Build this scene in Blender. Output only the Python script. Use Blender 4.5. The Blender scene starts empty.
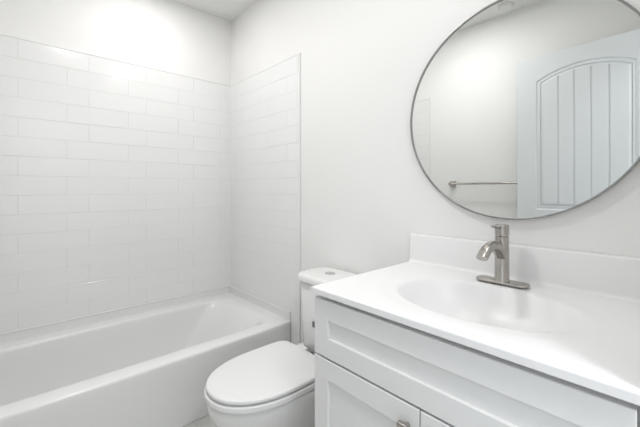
import bpy, bmesh, math, random
from mathutils import Vector, Matrix
random.seed(7)
S = bpy.context.scene
COL = S.collection
PI = math.pi

# ------------------------------------------------------------------ camera
cam_d = bpy.data.cameras.new('camera')
cam = bpy.data.objects.new('camera', cam_d)
COL.objects.link(cam)
cam.location = (2.404, -1.2567, 1.1277)
cam.rotation_euler = (math.radians(90), 0, math.radians(90 - 42.2928))
cam_d.sensor_width = 36
cam_d.lens = 36 * 335.78 / 640
cam_d.shift_x = (320 - 319.06) / 640
cam_d.shift_y = -(213.5 - 189.52) / 640
cam_d.clip_start = 0.01
S.camera = cam

# ------------------------------------------------------------------ world, lights, exposure
S.view_settings.view_transform = 'Standard'
S.view_settings.look = 'None'
S.view_settings.gamma = 1
S.view_settings.use_curve_mapping = False
S.view_settings.exposure = 0.05
W = bpy.data.worlds.new('daylight')
S.world = W
W.use_nodes = True
W.node_tree.nodes['Background'].inputs[0].default_value = (0.91, 0.955, 1.0, 1)
W.node_tree.nodes['Background'].inputs[1].default_value = 1.35
LAMP_SPOTS = [(2.03, -0.34, 1.8), (0.44, -0.64, 3.7), (1.26, -0.92, 7.5)]
for lx, ly, pw in LAMP_SPOTS:
    ld = bpy.data.lights.new('recessed_lamp', 'AREA')
    ld.shape = 'DISK'; ld.size = 0.15; ld.energy = pw
    ld.color = (1.0, 0.99, 0.975)
    lo = bpy.data.objects.new('recessed_lamp', ld); COL.objects.link(lo)
    lo.location = (lx, ly, 2.428)
HALL_POWER = 13
ld = bpy.data.lights.new('hall_fill', 'AREA')  # unseen light added in the hall, fills the room through the doorway
ld.shape = 'DISK'; ld.size = 0.35; ld.energy = HALL_POWER; ld.color = (0.97, 0.985, 1.0)
lo = bpy.data.objects.new('hall_fill', ld); COL.objects.link(lo)
lo.location = (3.0, -1.0, 2.40)

# ------------------------------------------------------------------ materials
def mat(name, color, rough=0.5, metal=0.0, bump=0.0, bscale=200.0, coat=0.0, var=0.0, vscale=4.0, spec=0.5):
    m = bpy.data.materials.new(name); m.use_nodes = True
    nt = m.node_tree; b = nt.nodes['Principled BSDF']
    b.inputs['Base Color'].default_value = (*color, 1)
    b.inputs['Roughness'].default_value = rough
    b.inputs['Metallic'].default_value = metal
    b.inputs['Coat Weight'].default_value = coat
    b.inputs['Coat Roughness'].default_value = 0.05
    b.inputs['Specular IOR Level'].default_value = spec
    tc = nt.nodes.new('ShaderNodeTexCoord')
    if bump:
        n = nt.nodes.new('ShaderNodeTexNoise'); n.inputs['Scale'].default_value = bscale
        n.inputs['Detail'].default_value = 3
        nt.links.new(tc.outputs['Object'], n.inputs['Vector'])
        bp = nt.nodes.new('ShaderNodeBump'); bp.inputs['Strength'].default_value = bump
        bp.inputs['Distance'].default_value = 0.002
        nt.links.new(n.outputs['Fac'], bp.inputs['Height'])
        nt.links.new(bp.outputs['Normal'], b.inputs['Normal'])
    if var:
        n2 = nt.nodes.new('ShaderNodeTexNoise'); n2.inputs['Scale'].default_value = vscale
        n2.inputs['Detail'].default_value = 2
        nt.links.new(tc.outputs['Object'], n2.inputs['Vector'])
        cr = nt.nodes.new('ShaderNodeMapRange')
        cr.inputs['To Min'].default_value = 1 - var; cr.inputs['To Max'].default_value = 1 + var
        nt.links.new(n2.outputs['Fac'], cr.inputs['Value'])
        mx = nt.nodes.new('ShaderNodeMix'); mx.data_type = 'RGBA'; mx.blend_type = 'MULTIPLY'
        mx.inputs['Factor'].default_value = 1
        mx.inputs['A'].default_value = (*color, 1)
        nt.links.new(cr.outputs['Result'], mx.inputs['B'])
        nt.links.new(mx.outputs['Result'], b.inputs['Base Color'])
    return m

M_WALL = mat('wall_paint', (0.885, 0.882, 0.872), 0.6, bump=0.08, bscale=350, spec=0.3)
M_CEIL = mat('ceiling_paint', (0.90, 0.897, 0.885), 0.8, bump=0.05, bscale=300, spec=0.2)
M_TILE = mat('glazed_tile', (0.87, 0.87, 0.868), 0.13, var=0.01, vscale=3)
M_GROUT = mat('grout', (0.775, 0.775, 0.77), 0.8, bump=0.1, bscale=600)
M_TRIMW = mat('tile_edge_white', (0.87, 0.87, 0.865), 0.3)
M_TUB = mat('tub_acrylic', (0.84, 0.84, 0.838), 0.18)
M_CAULK = mat('caulk', (0.86, 0.86, 0.855), 0.4)
M_PORC = mat('porcelain', (0.84, 0.84, 0.832), 0.10)
M_SEAT = mat('seat_plastic', (0.83, 0.83, 0.825), 0.28)
M_CAB = mat('cabinet_paint', (0.80, 0.80, 0.795), 0.4, bump=0.03, bscale=250, spec=0.35)
M_TOP = mat('cultured_marble', (0.86, 0.86, 0.86), 0.32, var=0.006, vscale=6)
M_NICKEL = mat('brushed_nickel', (0.45, 0.425, 0.40), 0.27, 1.0, bump=0.05, bscale=900)
M_FRAME = mat('mirror_frame_nickel', (0.36, 0.355, 0.35), 0.28, 1.0, bump=0.03, bscale=900)
M_GLASS = mat('mirror_glass', (0.80, 0.815, 0.80), 0.0, 1.0)
M_CHROME = mat('chrome', (0.72, 0.72, 0.73), 0.10, 1.0)
M_DARK = mat('grey_mark', (0.16, 0.16, 0.165), 0.5)
M_DOOR = mat('door_paint', (0.73, 0.755, 0.775), 0.38, bump=0.04, bscale=180, spec=0.35)
M_TRIM = mat('trim_paint', (0.80, 0.80, 0.795), 0.35)
M_LENS = bpy.data.materials.new('lamp_lens'); M_LENS.use_nodes = True
_b = M_LENS.node_tree.nodes['Principled BSDF']
_b.inputs['Base Color'].default_value = (0.9, 0.9, 0.88, 1)
_b.inputs['Emission Color'].default_value = (1, 0.96, 0.9, 1)
_b.inputs['Emission Strength'].default_value = 3.0

def floor_mat():
    m = bpy.data.materials.new('vinyl_plank'); m.use_nodes = True
    nt = m.node_tree; b = nt.nodes['Principled BSDF']
    tc = nt.nodes.new('ShaderNodeTexCoord')
    br = nt.nodes.new('ShaderNodeTexBrick')
    br.inputs['Scale'].default_value = 1.0
    br.inputs['Brick Width'].default_value = 0.61
    br.inputs['Row Height'].default_value = 0.305
    br.inputs['Mortar Size'].default_value = 0.0022
    br.inputs['Color1'].default_value = (0.62, 0.615, 0.59, 1)
    br.inputs['Color2'].default_value = (0.58, 0.575, 0.55, 1)
    br.inputs['Mortar'].default_value = (0.53, 0.525, 0.505, 1)
    nt.links.new(tc.outputs['Object'], br.inputs['Vector'])
    n = nt.nodes.new('ShaderNodeTexNoise'); n.inputs['Scale'].default_value = 9; n.inputs['Detail'].default_value = 6
    nt.links.new(tc.outputs['Object'], n.inputs['Vector'])
    mr = nt.nodes.new('ShaderNodeMapRange'); mr.inputs['To Min'].default_value = 0.82; mr.inputs['To Max'].default_value = 1.15
    nt.links.new(n.outputs['Fac'], mr.inputs['Value'])
    mx = nt.nodes.new('ShaderNodeMix'); mx.data_type = 'RGBA'; mx.blend_type = 'MULTIPLY'
    mx.inputs['Factor'].default_value = 1
    nt.links.new(br.outputs['Color'], mx.inputs['A']); nt.links.new(mr.outputs['Result'], mx.inputs['B'])
    nt.links.new(mx.outputs['Result'], b.inputs['Base Color'])
    b.inputs['Roughness'].default_value = 0.4
    return m
M_FLOOR = floor_mat()

# ------------------------------------------------------------------ mesh helpers
def link(name, bm, m, parent=None, smooth=35, bevel=0.0, bseg=2):
    bmesh.ops.remove_doubles(bm, verts=bm.verts, dist=1e-6)
    bmesh.ops.recalc_face_normals(bm, faces=bm.faces)
    me = bpy.data.meshes.new(name); bm.to_mesh(me); bm.free()
    me.materials.append(m)
    o = bpy.data.objects.new(name, me); COL.objects.link(o)
    if parent:
        o.parent = parent
        o.matrix_parent_inverse = parent.matrix_world.inverted() if False else Matrix.Translation(-Vector(parent.location)) if parent.rotation_euler.z == 0 else (Matrix.Translation(parent.location) @ Matrix.Rotation(parent.rotation_euler.z, 4, 'Z')).inverted()
    if bevel:
        md = o.modifiers.new('bevel', 'BEVEL'); md.width = bevel; md.segments = bseg
        md.limit_method = 'ANGLE'; md.angle_limit = math.radians(40)
    if smooth:
        me.shade_smooth()
        me.set_sharp_from_angle(angle=math.radians(smooth))
        if bevel:
            w = o.modifiers.new('wn', 'WEIGHTED_NORMAL'); w.keep_sharp = True
    return o

def box(bm, x0, x1, y0, y1, z0, z1):
    v = [bm.verts.new(p) for p in ((x0,y0,z0),(x1,y0,z0),(x1,y1,z0),(x0,y1,z0),(x0,y0,z1),(x1,y0,z1),(x1,y1,z1),(x0,y1,z1))]
    for f in ((0,3,2,1),(4,5,6,7),(0,1,5,4),(1,2,6,5),(2,3,7,6),(3,0,4,7)):
        bm.faces.new([v[i] for i in f])
    return bm

def loft(bm, rings, cap0=True, cap1=True, closed=True):
    vs = [[bm.verts.new(p) for p in r] for r in rings]
    n = len(rings[0])
    for a, b in zip(vs, vs[1:]):
        for i in range(n if closed else n-1):
            j = (i+1) % n
            bm.faces.new((a[i], a[j], b[j], b[i]))
    if cap0: bm.faces.new(list(reversed(vs[0])))
    if cap1: bm.faces.new(vs[-1])
    return vs

def sweep(bm, pts, rad, seg=16, squash=None, cap=True):
    """tube along pts; rad = list of radii, squash = list of (side, up) factors"""
    pts = [Vector(p) for p in pts]; n = len(pts)
    up = Vector((1, 0, 0)); rings = []
    for i, p in enumerate(pts):
        t = (pts[min(i+1, n-1)] - pts[max(i-1, 0)]).normalized()
        s = up - t*up.dot(t)
        if s.length < 1e-3: s = Vector((0, 1, 0)) - t*t.y
        s.normalize(); u = t.cross(s); up = s
        r = rad[i] if isinstance(rad, (list, tuple)) else rad
        a, b = squash[i] if squash else (1, 1)
        rings.append([p + s*(r*a*math.cos(2*PI*k/seg)) + u*(r*b*math.sin(2*PI*k/seg)) for k in range(seg)])
    loft(bm, rings, cap, cap)

def lathe(bm, prof, c, axis='Z', seg=32):
    """prof list of (r, h)"""
    rings = []
    for r, h in prof:
        ring = []
        for k in range(seg):
            a = 2*PI*k/seg; x, y = r*math.cos(a), r*math.sin(a)
            p = {'Z': (x, y, h), 'Y': (x, h, y), 'X': (h, x, y)}[axis]
            ring.append(Vector(c) + Vector(p))
        rings.append(ring)
    loft(bm, rings)

def rrect(x0, x1, y0, y1, r, z, seg=8, m=6, bow=0.0):
    """rounded rectangle ring, constant count; bow pushes the x1 side outwards"""
    pts = []
    cs = [(x1-r, y1-r, 0), (x0+r, y1-r, 90), (x0+r, y0+r, 180), (x1-r, y0+r, 270)]
    for ci, (cx, cy, a0) in enumerate(cs):
        for k in range(seg+1):
            a = math.radians(a0 + 90*k/seg)
            pts.append([cx + r*math.cos(a), cy + r*math.sin(a)])
        nx, ny, na = cs[(ci+1) % 4]
        e0 = pts[-1]; a = math.radians(na); e1 = [nx + r*math.cos(a), ny + r*math.sin(a)]
        for k in range(1, m):
            t = k/m; pts.append([e0[0]*(1-t)+e1[0]*t, e0[1]*(1-t)+e1[1]*t])
    if bow:
        for p in pts:
            if p[0] > (x0+x1)/2:
                t = (p[1]-y0)/(y1-y0); t = max(0, min(1, t))
                p[0] += bow*min(1, (math.sin(PI*t))**0.6) if t > 0 else 0
    return [Vector((p[0], p[1], z)) for p in pts]

def empty(name, loc, label, cat, rz=0, group=None):
    o = bpy.data.objects.new(name, None); COL.objects.link(o)
    o.location = loc; o.rotation_euler = (0, 0, rz); o.empty_display_size = 0.1
    o['label'] = label; o['category'] = cat
    if group: o['group'] = group
    return o

def struct(o, label=None):
    o['kind'] = 'structure'
    if label: o['label'] = label
    return o

B = bmesh.new

# ------------------------------------------------------------------ room shell
RX, RY, H = 2.37, -1.497, 2.44
OP0, OP1, OPZ = -1.333, -0.563, 2.045       # doorway in the right wall
floor = struct(link('floor', box(B(), -0.12, 3.7, RY-0.12, 0.12, -0.1, 0), M_FLOOR, smooth=0), 'warm grey plank floor beside the tub')
ceil = struct(link('ceiling', box(B(), -0.12, 3.7, RY-0.12, 0.12, H, H+0.1), M_CEIL, smooth=0), 'flat white painted ceiling')
wl = struct(link('wall_left', box(B(), -0.12, 0, RY-0.12, 0.12, 0, H), M_WALL, smooth=0), 'white wall along the long side of the tub')
wb = struct(link('wall_back', box(B(), 0, RX+0.115, 0, 0.12, 0, H), M_WALL, smooth=0), 'white wall behind the mirror and toilet')
wf = struct(link('wall_front', box(B(), 0, RX+0.115, RY-0.12, RY, 0, H), M_WALL, smooth=0), 'white wall with the towel bar, seen in the mirror')
bm = B()
box(bm, RX, RX+0.115, RY, OP0, 0, H); box(bm, RX, RX+0.115, OP1, 0, 0, H); box(bm, RX, RX+0.115, OP0, OP1, OPZ, H)
wr = struct(link('wall_right', bm, M_WALL, smooth=0), 'white wall with the open doorway')
wh = struct(link('wall_hall', box(B(), 3.6, 3.7, RY-0.12, 0.12, 0, H), M_WALL, smooth=0), 'white wall of the hall beyond the doorway')

# ---- wall tile: 4x12 inch tiles, one-third running bond
TP, TL, TT = 0.1040, 0.3130, 1.9324          # row pitch, tile pitch, top
def tile_field(name, parent, kind, u0, u1, phase):
    """kind: 'left' (plane X=0), 'back' (Y=0), 'front' (Y=RY). u is Y for left and X for the others"""
    bm = B(); g = 0.0010; th = 0.008; bv = 0.0009
    def P(u, z, d):
        if kind == 'left': return (d, u, z)
        if kind == 'back': return (u, -d, z)
        return (u, RY + d, z)
    row = 0; z1 = TT - 0.004
    rnd = random.Random(5)
    while z1 > 0.02:
        zt, zb = z1 - g, max(z1 - TP + g, 0.004)
        off = phase + (TL*2/3 if row % 2 else 0)
        k = math.floor((u0 - off)/TL) - 1
        while True:
            a, b = off + k*TL + g, off + (k+1)*TL - g
            k += 1
            if a >= u1: break
            a, b = max(a, u0), min(b, u1)
            if b - a < 0.006: continue
            t1, t2, t3, t4 = [rnd.uniform(-0.0005, 0.0005) for _ in range(4)]
            vb = [bm.verts.new(P(u, z, 0.004)) for u, z in ((a, zb), (b, zb), (b, zt), (a, zt))]
            vm = [bm.verts.new(P(u, z, th-bv+t)) for u, z, t in ((a, zb, t1), (b, zb, t2), (b, zt, t3), (a, zt, t4))]
            vt = [bm.verts.new(P(u, z, th+t)) for u, z, t in ((a+bv, zb+bv, t1), (b-bv, zb+bv, t2), (b-bv, zt-bv, t3), (a+bv, zt-bv, t4))]
            bm.faces.new(vt); bm.faces.new(list(reversed(vb)))
            for i in range(4):
                j = (i+1) % 4
                bm.faces.new((vb[i], vb[j], vm[j], vm[i])); bm.faces.new((vm[i], vm[j], vt[j], vt[i]))
        z1 -= TP; row += 1
    t = link(name, bm, M_TILE, parent, smooth=0)
    bm = B()
    if kind == 'left': box(bm, 0, 0.0070, u0, u1, 0, TT)
    elif kind == 'back': box(bm, u0, u1, -0.0070, 0, 0, TT)
    else: box(bm, u0, u1, RY, RY+0.0070, 0, TT)
    link('grout', bm, M_GROUT, t, smooth=0)
    return t
TX = 0.853; TXF = 0.862
tile_field('wall_tile', wl, 'left', RY+0.0005, -0.0005, -1.240)
tile_field('wall_tile', wb, 'back', 0.0086, TX, 0.215)
tile_field('wall_tile', wf, 'front', 0.0085, TXF, 0.215)
bm = B()
loft(bm, [[Vector((x, y, z)) for x, y in ((0.0070, -0.0070), (0.0122, -0.0074), (0.0100, -0.0100), (0.0074, -0.0122))] for z in (0.386, TT-0.004)])
link('corner_caulk', bm, M_CAULK, wl, smooth=60)
link('tile_edge_trim', box(B(), 0, 0.0095, RY, 0, TT-0.003, TT+0.004), M_TRIMW, wl, bevel=0.002)
for nm, par, y0, y1, tx in (('tile_edge_trim', wb, -0.0095, 0, TX), ('tile_edge_trim', wf, RY, RY+0.0095, TXF)):
    bm = B(); box(bm, 0.0106, tx+0.008, y0*0.93 if y1 == 0 else y0, y1, TT-0.003, TT+0.004); box(bm, tx, tx+0.008, y0, y1, 0, TT-0.003)
    link(nm, bm, M_TRIMW, par, bevel=0.0025, bseg=3)

# ---- baseboards, casing
def baseboard(name, x0, x1, y0, y1):
    bm = B(); box(bm, x0, x1, y0, y1, 0, 0.085)
    struct(link(name, bm, M_TRIM, bevel=0.004), 'white painted baseboard at the foot of the wall')
baseboard('baseboard_back', TX+0.0085, 1.612, -0.013, 0)
baseboard('baseboard_front', TXF+0.0085, RX, RY, RY+0.013)
bm = B()
box(bm, RX-0.010, RX, OP1, OP1+0.057, 0, OPZ+0.057); box(bm, RX-0.010, RX, OP0-0.057, OP0, 0, OPZ+0.057); box(bm, RX-0.010, RX, OP0, OP1, OPZ, OPZ+0.057)
for xx in (RX+0.115,):
    box(bm, xx, xx+0.012, OP1, OP1+0.057, 0, OPZ+0.057); box(bm, xx, xx+0.012, OP0-0.057, OP0, 0, OPZ+0.057); box(bm, xx, xx+0.012, OP0, OP1, OPZ, OPZ+0.057)
struct(link('trim_1', bm, M_TRIM, bevel=0.003), 'white door casing around the doorway')

# ------------------------------------------------------------------ door (open, flat against the towel-bar wall)
def build_door():
    Wd, Hd, T = 0.755, 2.015, 0.035
    root = bpy.data.objects.new('door_1', None); COL.objects.link(root)
    root.location = (2.3540, -1.3193, 0.0)
    root.rotation_euler = (0, 0, PI + 0.0801)
    root['kind'] = 'structure'
    root['label'] = 'open white door with arched plank panel, reflected in the round mirror'
    # local: u = distance from hinge (local +x), face towards the mirror = local -y, wall side = +y
    bm = B(); d = 0.0                       # front surface at y=0, core behind it
    def bx(u0, u1, z0, z1, y0=0.0, y1=0.008): box(bm, u0, u1, y0, y1, z0, z1)
    z0 = 0.01
    box(bm, 0, Wd, 0.008, T, z0, Hd)        # core
    uA, uB = 0.134, Wd-0.115                # panel opening
    s = 0.094                               # offset of the inner field
    bx(0, uA, z0, Hd); bx(uB, Wd, z0, Hd)
    pz0, pzs, pza = 0.995, 1.850, 1.917     # upper panel: bottom, spring, apex
    lz0, lz1 = 0.23, 0.83
    bx(uA, uB, z0, lz0); bx(uA, uB, lz1, pz0)
    um = (uA+uB)/2; hw = (uB-uA)/2
    def arch(u, off=0.0):
        h = hw - off
        rise = pza - pzs
        R = (hw*hw + rise*rise)/(2*rise); cz = pza - R
        return cz + math.sqrt(max((R-off)**2 - (u-um)**2, 0))
    N = 28
    us = [uA + (uB-uA)*i/N for i in range(N+1)]
    for a, b in zip(us, us[1:]):
        v = [bm.verts.new((u, y, z)) for y in (0, 0.008) for u, z in ((a, arch(a)), (b, arch(b)), (b, Hd), (a, Hd))]
        for f in ((0,1,2,3), (7,6,5,4), (0,4,5,1), (3,2,6,7)): bm.faces.new([v[i] for i in f])
    def outline(off, top, zlo):
        pts = []
        for i in range(N+1):
            u = (uA+off) + (uB-uA-2*off)*i/N
            pts.append((u, arch(u, off) if top is None else top-off))
        return [(uB-off, zlo+off), (uA+off, zlo+off)] + pts
    prof = [(0, 0.0), (0.003, 0.005), (0.008, 0.0075), (0.014, 0.0075), (0.018, 0.0045), (0.023, 0.0045), (0.026, 0.0080), (0.029, 0.0080), (0.042, 0.0014)]
    for top, zlo in ((None, pz0), (lz1, lz0)):
        rings = [[Vector((u, y, z)) for u, z in outline(o, top, zlo)] for o, y in prof]
        loft(bm, rings, False, False)
        fo = 0.042; ua, ub = uA+fo, uB-fo; npl = 5; w = (ub-ua)/npl; gv = 0.006
        for k in range(npl):
            a, b = ua+k*w, ua+(k+1)*w
            cols = [(a, 0.0085), (a+gv, 0.0016)] + [(a+gv+(w-2*gv)*q/5, 0.0014) for q in range(1, 5)] + [(b-gv, 0.0016), (b, 0.0085)]
            if k == 0: cols[0] = (a, 0.0016)
            if k == npl-1: cols[-1] = (b, 0.0016)
            for (p, yp), (q, yq) in zip(cols, cols[1:]):
                zt = (lambda u: arch(u, fo)) if top is None else (lambda u: top-fo)
                bm.faces.new([bm.verts.new(c) for c in ((p, yp, zlo+fo), (q, yq, zlo+fo), (q, yq, zt(q)), (p, yp, zt(p)))])
    for v in bm.verts: v.co.y = v.co.y
    me_o = link('door_leaf', bm, M_DOOR, None, smooth=25)
    me_o.parent = root
    # local -y must face the mirror: rotation by pi turns local -y into +Y
    for sgn, yb in ((-1, 0.0), (1, T)):
        bm = B()
        lathe(bm, [(0.032, 0), (0.032, sgn*0.006), (0.014, sgn*0.012), (0.011, sgn*0.03), (0.022, sgn*0.038), (0.027, sgn*0.05), (0.024, sgn*0.062), (0.012, sgn*0.067)], (Wd-0.06, yb, 0.885), 'Y', 24)
        k = link('door_knob', bm, M_NICKEL, None); k.parent = root; k['label'] = 'brushed nickel round door knob'
    for zz in (0.25, 1.02, 1.80):
        bm = B(); lathe(bm, [(0.006, zz-0.045), (0.006, zz+0.045)], (0.0, T+0.005, 0), 'Z', 12)
        k = link('hinge', bm, M_NICKEL, None); k.parent = root
    return root
build_door()

# ------------------------------------------------------------------ bathtub
tub = empty('bathtub', (0.39, -0.745, 0), 'white alcove bathtub with plain apron in the tiled alcove', 'bathtub')
RZ = 0.330
YA, YB = RY+0.011, -0.011
bm = B()
XB = 0.011
rings = []
def outer(off, z, bow=0.016): return rrect(XB+off*0.0, 0.777-off, YA, YB, 0.004, z, bow=bow)
rings = [outer(0.004, 0.002), outer(0.004, 0.012), outer(0.003, 0.06), outer(0.001, 0.24), outer(0.0, RZ-0.030), outer(0.0, RZ-0.012), outer(0.0015, RZ-0.006), outer(0.005, RZ-0.0015), outer(0.011, RZ),
         rrect(0.094, 0.700, YA+0.040, YB-0.066, 0.09, RZ, bow=0.010),
         rrect(0.100, 0.694, YA+0.046, YB-0.078, 0.095, RZ-0.0012, bow=0.010),
         rrect(0.1045, 0.6895, YA+0.050, YB-0.092, 0.10, RZ-0.005, bow=0.009),
         rrect(0.107, 0.687, YA+0.052, YB-0.108, 0.11, RZ-0.012, bow=0.009),
         rrect(0.109, 0.685, YA+0.053, YB-0.130, 0.12, RZ-0.026, bow=0.008),
         rrect(0.112, 0.680, YA+0.056, YB-0.165, 0.13, 0.265, bow=0.007),
         rrect(0.116, 0.674, YA+0.060, YB-0.215, 0.13, 0.20, bow=0.005),
         rrect(0.124, 0.660, YA+0.070, YB-0.295, 0.12, 0.09),
         rrect(0.145, 0.636, YA+0.095, YB-0.345, 0.10, 0.045),
         rrect(0.190, 0.590, YA+0.140, YB-0.400, 0.10, 0.030)]
loft(bm, rings, True, True)
link('tub_shell', bm, M_TUB, tub, smooth=40)
bm = B()
ft = 0.379
box(bm, 0.0088, 0.0135, YA, YB, RZ-0.02, ft); box(bm, 0.0135, 0.774, YB-0.0025, YB+0.0022, RZ-0.02, ft); box(bm, 0.0135, 0.774, YA-0.0022, YA+0.0025, RZ-0.02, ft)
link('tiling_flange', bm, M_TUB, tub, bevel=0.001)
bm = B()
sweep(bm, [(0.0134, YA, ft+0.001), (0.0134, YB-0.02, ft+0.001), (0.0155, YB-0.007, ft+0.001), (0.03, YB-0.0024, ft+0.001), (0.774, YB-0.0024, ft+0.001)], 0.0042, 10)
link('caulk_bead', bm, M_CAULK, tub, smooth=60)
bm = B()
lathe(bm, [(0.034, 0.0302), (0.034, 0.0335), (0.028, 0.035), (0.010, 0.0345)], (0.39, YA+0.30, 0), 'Z', 28)
link('drain', bm, M_CHROME, tub)

# ------------------------------------------------------------------ toilet
TCX = 1.254
toilet = empty('toilet', (TCX, -0.40, 0), 'white two-piece toilet with closed lid between tub and vanity', 'toilet')
BCX = 1.246
def egg(w, yf, yb, z, wb=None, n=72, ymax=None, pf=2.0, pb=2.6, cx=BCX):
    """ring: half width w at ymax, front tip yf, back yb (flat-ish)."""
    if ymax is None: ymax = yb + (yf-yb)*0.42
    pts = []
    for k in range(n):
        a = 2*PI*k/n; c, s = math.cos(a), math.sin(a)
        p = pf if s < 0 else pb
        x = w*math.copysign(abs(c)**(2/p), c); q = math.copysign(abs(s)**(2/p), s)
        y = ymax + (ymax-yf)*q if s < 0 else ymax + (yb-ymax)*q
        pts.append(Vector((cx+x, y, z)))
    return pts
bm = B()
ZB = 0.346                                    # bowl rim
rings = [egg(0.122, -0.600, -0.10, 0.0, pb=4), egg(0.125, -0.608, -0.09, 0.012, pb=4), egg(0.121, -0.604, -0.09, 0.04, pb=4), egg(0.124, -0.622, -0.085, 0.12, pb=4),
         egg(0.143, -0.668, -0.075, 0.19, pb=4), egg(0.163, -0.705, -0.065, 0.25, pb=4), egg(0.176, -0.730, -0.06, 0.30, pb=4), egg(0.180, -0.737, -0.055, 0.322, pb=4), egg(0.180, -0.737, -0.055, ZB-0.006, pb=4), egg(0.176, -0.732, -0.058, ZB-0.001, pb=4), egg(0.165, -0.715, -0.06, ZB, pb=4),
         egg(0.12, -0.65, -0.20, ZB, pb=4), egg(0.10, -0.60, -0.26, ZB-0.06, pb=4), egg(0.05, -0.45, -0.30, ZB-0.15, pb=3)]
loft(bm, rings)
link('bowl', bm, M_PORC, toilet, smooth=50)
def slab(bm, f, z0, z1, r, hole=None):
    """f(off) -> ring xy with inset; rounded-edge slab"""
    rings = []
    for t in range(5):
        a = PI/2*t/4; rings.append(f(r*(1-math.sin(a)), z0 + r*(1-math.cos(a))))
    for t in range(5):
        a = PI/2*t/4; rings.append(f(r*(1-math.cos(a)), z1 - r*(1-math.sin(a))))
    loft(bm, rings)
def seat_ring(w, yf, yb):
    return lambda off, z: egg(w-off, yf+off, yb-off, z, pb=8, pf=2.12, ymax=-0.475)
bm = B(); slab(bm, seat_ring(0.1835, -0.742, -0.262), ZB+0.0075, ZB+0.029, 0.004)
link('seat', bm, M_SEAT, toilet, smooth=60)
bm = B()
f = seat_ring(0.1800, -0.736, -0.270)
rings = []
z0, z1 = ZB+0.0345, ZB+0.053
rings = [f(0.016, z0), f(0.0025, z0+0.0005), f(0.0, z0+0.003), f(0.0, z0+0.011), f(0.002, z0+0.0145), f(0.008, z0+0.0162), f(0.03, z1), f(0.08, z1+0.002), f(0.13, z1+0.003)]
loft(bm, rings)
link('lid', bm, M_SEAT, toilet, smooth=60)
for sx in (-0.075, 0.075):
    bm = B(); box(bm, BCX+sx-0.024, BCX+sx+0.024, -0.262, -0.225, ZB+0.001, ZB+0.034)
    link('lid_hinge', bm, M_SEAT, toilet, bevel=0.006, bseg=3)
# tank
def tank_ring(w, yf, yb, z, r=0.055, bulge=0.012):
    pts = rrect(TCX-w, TCX+w, yf, yb, r, z)
    for p in pts:
        if p.y < (yf+yb)/2:
            p.y -= bulge*max(0, 1-((p.x-TCX)/w)**2)
    return pts
bm = B()
rings = [tank_ring(0.138, -0.185, -0.040, ZB+0.006), tank_ring(0.152, -0.198, -0.035, ZB+0.012), tank_ring(0.158, -0.203, -0.032, ZB+0.03), tank_ring(0.160, -0.209, -0.028, 0.52), tank_ring(0.163, -0.214, -0.025, 0.672), tank_ring(0.159, -0.209, -0.03, 0.679)]
loft(bm, rings)
link('tank', bm, M_PORC, toilet, smooth=50)
bm = B()
LT = 0.720
rings = [tank_ring(0.155, -0.205, -0.03, 0.679), tank_ring(0.164, -0.220, -0.022, 0.6835), tank_ring(0.171, -0.228, -0.018, 0.689), tank_ring(0.172, -0.229, -0.017, LT-0.016), tank_ring(0.168, -0.225, -0.020, LT-0.006), tank_ring(0.160, -0.218, -0.026, LT-0.001), tank_ring(0.145, -0.200, -0.040, LT)]
loft(bm, rings)
link('tank_lid', bm, M_PORC, toilet, smooth=50)
bm = B(); lathe(bm, [(0.026, LT-0.002), (0.026, LT+0.003), (0.0235, LT+0.005), (0.0225, LT+0.0035)], (TCX-0.018, -0.122, 0), 'Z', 32)
fb = link('flush_button', bm, M_CHROME, toilet); fb['label'] = 'chrome round flush button'
bm = B()
for s in (-1, 1):
    pts = [(TCX-0.018+s*0.001, -0.122-0.0205)] + [(TCX-0.018+s*(0.001+0.0205*math.cos(a)), -0.122+0.0205*math.sin(a)) for a in [-PI/2+PI*i/12 for i in range(13)]]
    loft(bm, [[Vector((x, y, z)) for x, y in pts] for z in (LT+0.0035, LT+0.0052)])
link('push_plate', bm, M_CHROME, fb, smooth=30)
bm = B(); box(bm, TCX-0.032, TCX+0.012, -0.2255, -0.2195, 0.486, 0.512)
lg = link('badge', bm, M_DARK, toilet, bevel=0.001); lg['label'] = 'small dark grey badge on the tank front'
for s in (-1, 1):
    bm = B(); lathe(bm, [(0.013, 0.0), (0.013, 0.014), (0.008, 0.021)], (BCX+s*0.132, -0.33, 0), 'Z', 16)
    link('bolt_cap', bm, M_SEAT, toilet)

# ------------------------------------------------------------------ vanity cabinet
VX0, VX1 = 1.617, 2.354
VM = 1.986
van = empty('vanity_cabinet', (VM, -0.28, 0), 'pale grey shaker vanity cabinet under the white sink top', 'cabinet')
FB, FF = -0.538, -0.562                       # body face, overlay front face
bm = B()
box(bm, VX0, VX0+0.016, FB, -0.004, 0.0, 0.8075); box(bm, VX1-0.016, VX1, FB, -0.004, 0.0, 0.8075)
box(bm, VX0+0.016, VX1-0.016, -0.012, -0.004, 0.10, 0.66); box(bm, VX0+0.016, VX1-0.016, FB+0.02, -0.012, 0.10, 0.116)
box(bm, VX0+0.016, VX1-0.016, FB, FB+0.019, 0.775, 0.8075); box(bm, VX0+0.016, VX1-0.016, FB, FB+0.019, 0.595, 0.632); box(bm, VX0+0.016, VX1-0.016, FB, FB+0.019, 0.10, 0.14)
box(bm, VX0+0.016, VX0+0.05, FB, FB+0.019, 0.14, 0.775); box(bm, VX1-0.05, VX1-0.016, FB, FB+0.019, 0.14, 0.775); box(bm, VM-0.02, VM+0.02, FB, FB+0.019, 0.14, 0.595)
box(bm, VX0+0.016, VX1-0.016, -0.48, -0.465, 0.0, 0.10)
link('body', bm, M_CAB, van, smooth=0)
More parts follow.
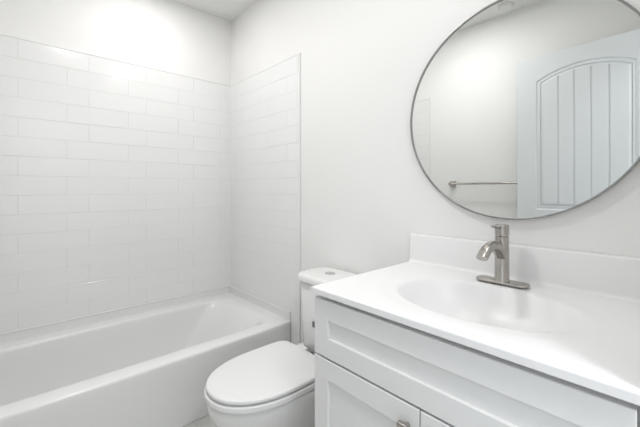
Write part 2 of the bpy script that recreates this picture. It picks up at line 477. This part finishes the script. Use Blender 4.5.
def shaker(name, x0, x1, z0, z1, st, rt, rb, parent):
    bm = B()
    y0, y1, yp = FF, FB-0.0008, FF+0.009
    # one watertight frame with recessed panel: outer box minus inner step
    o = [(x0, z0), (x1, z0), (x1, z1), (x0, z1)]; i = [(x0+st, z0+rb), (x1-st, z0+rb), (x1-st, z1-rt), (x0+st, z1-rt)]
    e = 0.0012; c = 0.0016
    def ring(pts, y, off=0):
        cx = [off, -off, -off, off]; cz = [off, off, -off, -off]
        return [Vector((p[0]+cx[k], y, p[1]+cz[k])) for k, p in enumerate(pts)]
    loft(bm, [ring(o, y1), ring(o, y0+c), ring(o, y0, c), ring(i, y0, -e), ring(i, y0+e), ring(i, yp), ], True, True)
    return link(name, bm, M_CAB, parent, smooth=20)
shaker('drawer_front', VX0+0.002, VX1-0.002, 0.6220, 0.7935, 0.060, 0.059, 0.059, van)
def knob(x, z, parent):
    bm = B()
    lathe(bm, [(0.007, FF+0.0005), (0.006, FF-0.004), (0.0055, FF-0.014)], (x, 0, z), 'Y', 16)
    box(bm, x-0.0135, x+0.0135, FF-0.027, FF-0.014, z-0.0135, z+0.0135)
    k = link('knob', bm, M_NICKEL, parent, bevel=0.002); k['label'] = 'square brushed nickel knob'
dz1 = 0.6160
dl = shaker('cabinet_door', VX0+0.002, VM-0.0015, 0.112, dz1, 0.060, 0.060, 0.060, van)
dr = shaker('cabinet_door', VM+0.0015, VX1-0.002, 0.112, dz1, 0.060, 0.060, 0.060, van)
knob(VM-0.031, 0.568, dl); knob(VM+0.031, 0.568, dr)

# ------------------------------------------------------------------ sink top
CX0, CX1, CY0, CY1 = 1.6155, 2.358, -0.575, -0.0015
CZ0, CZ1 = 0.808, 0.827
top = empty('sink_top', (VM, -0.29, CZ0), 'glossy white vanity top with moulded oval sink', 'sink top')
SX, SY = 2.010, -0.298
angs = sorted([2*PI*k/120 for k in range(120)] + [math.atan2(y-SY, x-SX) % (2*PI) for x in (CX0, CX1) for y in (CY0, CY1)])
def rect_ring(z, ins):
    r = []
    x0, x1, y0, y1 = CX0+ins, CX1-ins, CY0+ins, CY1-ins*0.2
    for a in angs:
        c, s = math.cos(a), math.sin(a)
        t = min([(x1-SX)/c if c > 1e-9 else 9, (x0-SX)/c if c < -1e-9 else 9, (y1-SY)/s if s > 1e-9 else 9, (y0-SY)/s if s < -1e-9 else 9])
        r.append(Vector((SX+c*t, SY+s*t, z)))
    return r
def ell(a_, b_, z, dy=0): 
    return [Vector((SX+a_*math.cos(t), SY+dy+b_*math.sin(t), z)) for t in angs]
bm = B()
rings = [rect_ring(CZ0, 0.002), rect_ring(CZ0+0.002, 0), rect_ring(CZ0+0.0024, 0), rect_ring(CZ1-0.0034, 0), rect_ring(CZ1-0.003, 0), rect_ring(CZ1-0.0009, 0.0009), rect_ring(CZ1, 0.003), rect_ring(CZ1, 0.0034),
         ell(0.300, 0.232, CZ1, 0.004), ell(0.293, 0.225, CZ1-0.0012, 0.004), ell(0.281, 0.213, CZ1-0.0036, 0.002), ell(0.254, 0.193, CZ1-0.0050), ell(0.238, 0.180, CZ1-0.0060), ell(0.235, 0.175, CZ1-0.0085),
         ell(0.230, 0.171, CZ1-0.014), ell(0.220, 0.165, CZ1-0.026), ell(0.205, 0.153, CZ1-0.050), ell(0.180, 0.134, CZ1-0.080), ell(0.138, 0.105, CZ1-0.106), ell(0.095, 0.074, CZ1-0.124), ell(0.055, 0.045, CZ1-0.131), ell(0.022, 0.022, CZ1-0.134)]
loft(bm, rings, False, True)
# underside of the slab, round the bowl, and bowl shell
loft(bm, [rect_ring(CZ0, 0.002), ell(0.245, 0.19, CZ0), ell(0.225, 0.172, CZ0-0.04), ell(0.16, 0.125, CZ0-0.10), ell(0.06, 0.05, CZ0-0.13)], False, True)
link('countertop', bm, M_TOP, top, smooth=40)
bm = B()
prof = [(-0.0015, CZ1-0.0005), (-0.034, CZ1-0.0005), (-0.030, CZ1+0.0008), (-0.026, CZ1+0.003), (-0.023, CZ1+0.007), (-0.0215, CZ1+0.013), (-0.020, 0.936), (-0.019, 0.9395), (-0.0165, 0.9415), (-0.0135, 0.942), (-0.0015, 0.942)]
loft(bm, [[Vector((x, y, z)) for y, z in prof] for x in (CX0, CX0+0.0008, CX1)])
link('backsplash', bm, M_TOP, top, smooth=40)
bm = B(); lathe(bm, [(0.022, CZ1-0.1345), (0.022, CZ1-0.131), (0.017, CZ1-0.1295), (0.006, CZ1-0.129)], (SX, SY, 0), 'Z', 28)
sd = link('sink_drain', bm, M_NICKEL, top); sd['label'] = 'brushed nickel sink drain'

# ------------------------------------------------------------------ faucet
FX, FY = 1.998, -0.087
fau = empty('faucet', (FX, FY, CZ1), 'brushed nickel single-lever faucet behind the oval sink', 'faucet')
bm = B()
def stadium(hl, hw, z, n=12):
    pts = []
    for sx, a0 in ((1, -PI/2), (-1, PI/2)):
        for k in range(n+1):
            a = a0 + PI*k/n; pts.append(Vector((FX + sx*(hl-hw) + hw*math.cos(a), FY + hw*math.sin(a), z)))
    return pts
loft(bm, [stadium(0.080, 0.0265, CZ1+0.0003), stadium(0.080, 0.0265, CZ1+0.004), stadium(0.078, 0.0245, CZ1+0.0070), stadium(0.073, 0.02, CZ1+0.007)])
link('base_plate', bm, M_NICKEL, fau, smooth=50)
bm = B()
zb = CZ1+0.0065
lathe(bm, [(0.0235, zb), (0.0235, zb+0.003), (0.0215, zb+0.006), (0.0208, zb+0.06), (0.0205, 0.9755), (0.0188, 0.9762)], (FX, FY, 0), 'Z', 36)
link('faucet_body', bm, M_NICKEL, fau, smooth=50)
bm = B()
pts = [(FX, FY+0.004, 0.908), (FX, FY-0.020, 0.930), (FX, FY-0.042, 0.9455), (FX, FY-0.066, 0.9535), (FX, FY-0.092, 0.9545), (FX, FY-0.118, 0.949), (FX, FY-0.140, 0.939), (FX, FY-0.157, 0.926)]
sweep(bm, pts, [0.0195, 0.0192, 0.0188, 0.0184, 0.0180, 0.0176, 0.0172, 0.0168], 24, [(1, 0.98), (1, 0.94), (1, 0.86), (1, 0.78), (1, 0.72), (1, 0.67), (1, 0.62), (1, 0.58)])
link('spout', bm, M_NICKEL, fau, smooth=50)
bm = B()
lathe(bm, [(0.0180, 0.9762), (0.0188, 0.9785), (0.0206, 0.9790), (0.0208, 0.980), (0.0208, 1.009), (0.0198, 1.0135), (0.015, 1.0150)], (FX, FY, 0), 'Z', 36)
hd = link('handle', bm, M_NICKEL, fau, smooth=50)
bm = B()
sweep(bm, [(FX, FY-0.010, 1.004), (FX, FY-0.04, 1.008), (FX, FY-0.074, 1.0135), (FX, FY-0.082, 1.015)], [0.0080, 0.0072, 0.0066, 0.0045], 14, [(1, 0.62)]*4)
link('lever', bm, M_NICKEL, hd, smooth=50)

# ------------------------------------------------------------------ round mirror
MX, MZ, MR = 1.994, 1.404, 0.3785
mir = empty('round_mirror', (MX, 0, MZ), 'round wall mirror with thin metal frame above the sink', 'mirror')
bm = B(); lathe(bm, [(MR-0.004, -0.004), (MR-0.004, -0.0165)], (MX, 0, MZ), 'Y', 128)
link('mirror_glass', bm, M_GLASS, mir, smooth=30)
bm = B()
prof = [(MR-0.0045, -0.003), (MR, -0.003), (MR, -0.0215), (MR-0.0008, -0.0225), (MR-0.0042, -0.0225), (MR-0.0050, -0.0215), (MR-0.0050, -0.0168), (MR-0.0045, -0.0168)]
N = 128
vs = [[bm.verts.new((MX + r*math.cos(2*PI*k/N), y, MZ + r*math.sin(2*PI*k/N))) for r, y in prof] for k in range(N)]
for k in range(N):
    a, b = vs[k], vs[(k+1) % N]
    for i in range(len(prof)):
        j = (i+1) % len(prof); bm.faces.new((a[i], a[j], b[j], b[i]))
link('frame', bm, M_FRAME, mir, smooth=40)
bm = B(); lathe(bm, [(0.06, -0.0005), (0.06, -0.004)], (MX, 0, MZ+0.2), 'Y', 24)
link('hanging_bracket', bm, M_FRAME, mir)

# ------------------------------------------------------------------ towel bar (seen in the mirror)
tb = empty('towel_bar', (1.38, RY, 1.174), 'brushed nickel towel bar on the wall beside the door, in the mirror', 'towel bar')
for px in (1.082, 1.682):
    bm = B()
    def sq(h, y, x=px): return [Vector((x+a*h, y, 1.174+b*h)) for a, b in ((-1,-1),(1,-1),(1,1),(-1,1))]
    loft(bm, [sq(0.025, RY+0.0003), sq(0.025, RY+0.003), sq(0.0150, RY+0.040), sq(0.0085, RY+0.066), sq(0.0055, RY+0.078)])
    link('post', bm, M_NICKEL, tb, bevel=0.0015)
bm = B(); sweep(bm, [(1.084, RY+0.064, 1.174), (1.680, RY+0.064, 1.174)], 0.0078, 18)
link('bar', bm, M_NICKEL, tb)

# ------------------------------------------------------------------ ceiling fixtures
cv = empty('smoke_detector', (1.53, -1.365, H), 'small round white fitting on the ceiling near the door, glimpsed in the mirror', 'smoke detector')
bm = B(); lathe(bm, [(0.052, H-0.0003), (0.052, H-0.008)], (1.53, -1.365, 0), 'Z', 36)
link('mounting_plate', bm, M_TRIM, cv)
bm = B(); lathe(bm, [(0.046, H-0.0082), (0.046, H-0.022), (0.040, H-0.030), (0.020, H-0.033), (0.004, H-0.033)], (1.53, -1.365, 0), 'Z', 36)
link('cover', bm, M_TRIM, cv)
for (lx, ly, pw), lab in zip(LAMP_SPOTS, ('round recessed ceiling light above the vanity', 'round recessed ceiling light over the tub', 'round recessed ceiling light in the middle of the room')):
    r = empty('recessed_light', (lx, ly, H), lab, 'ceiling light', group='recessed ceiling lights')
    bm = B(); lathe(bm, [(0.095, H-0.0003), (0.095, H-0.004), (0.085, H-0.008), (0.080, H-0.008), (0.078, H-0.0003)], (lx, ly, 0), 'Z', 40)
    link('trim_ring', bm, M_TRIM, r)
    bm = B(); lathe(bm, [(0.0775, H-0.0004), (0.0775, H-0.006)], (lx, ly, 0), 'Z', 40)
    link('lens', bm, M_LENS, r)
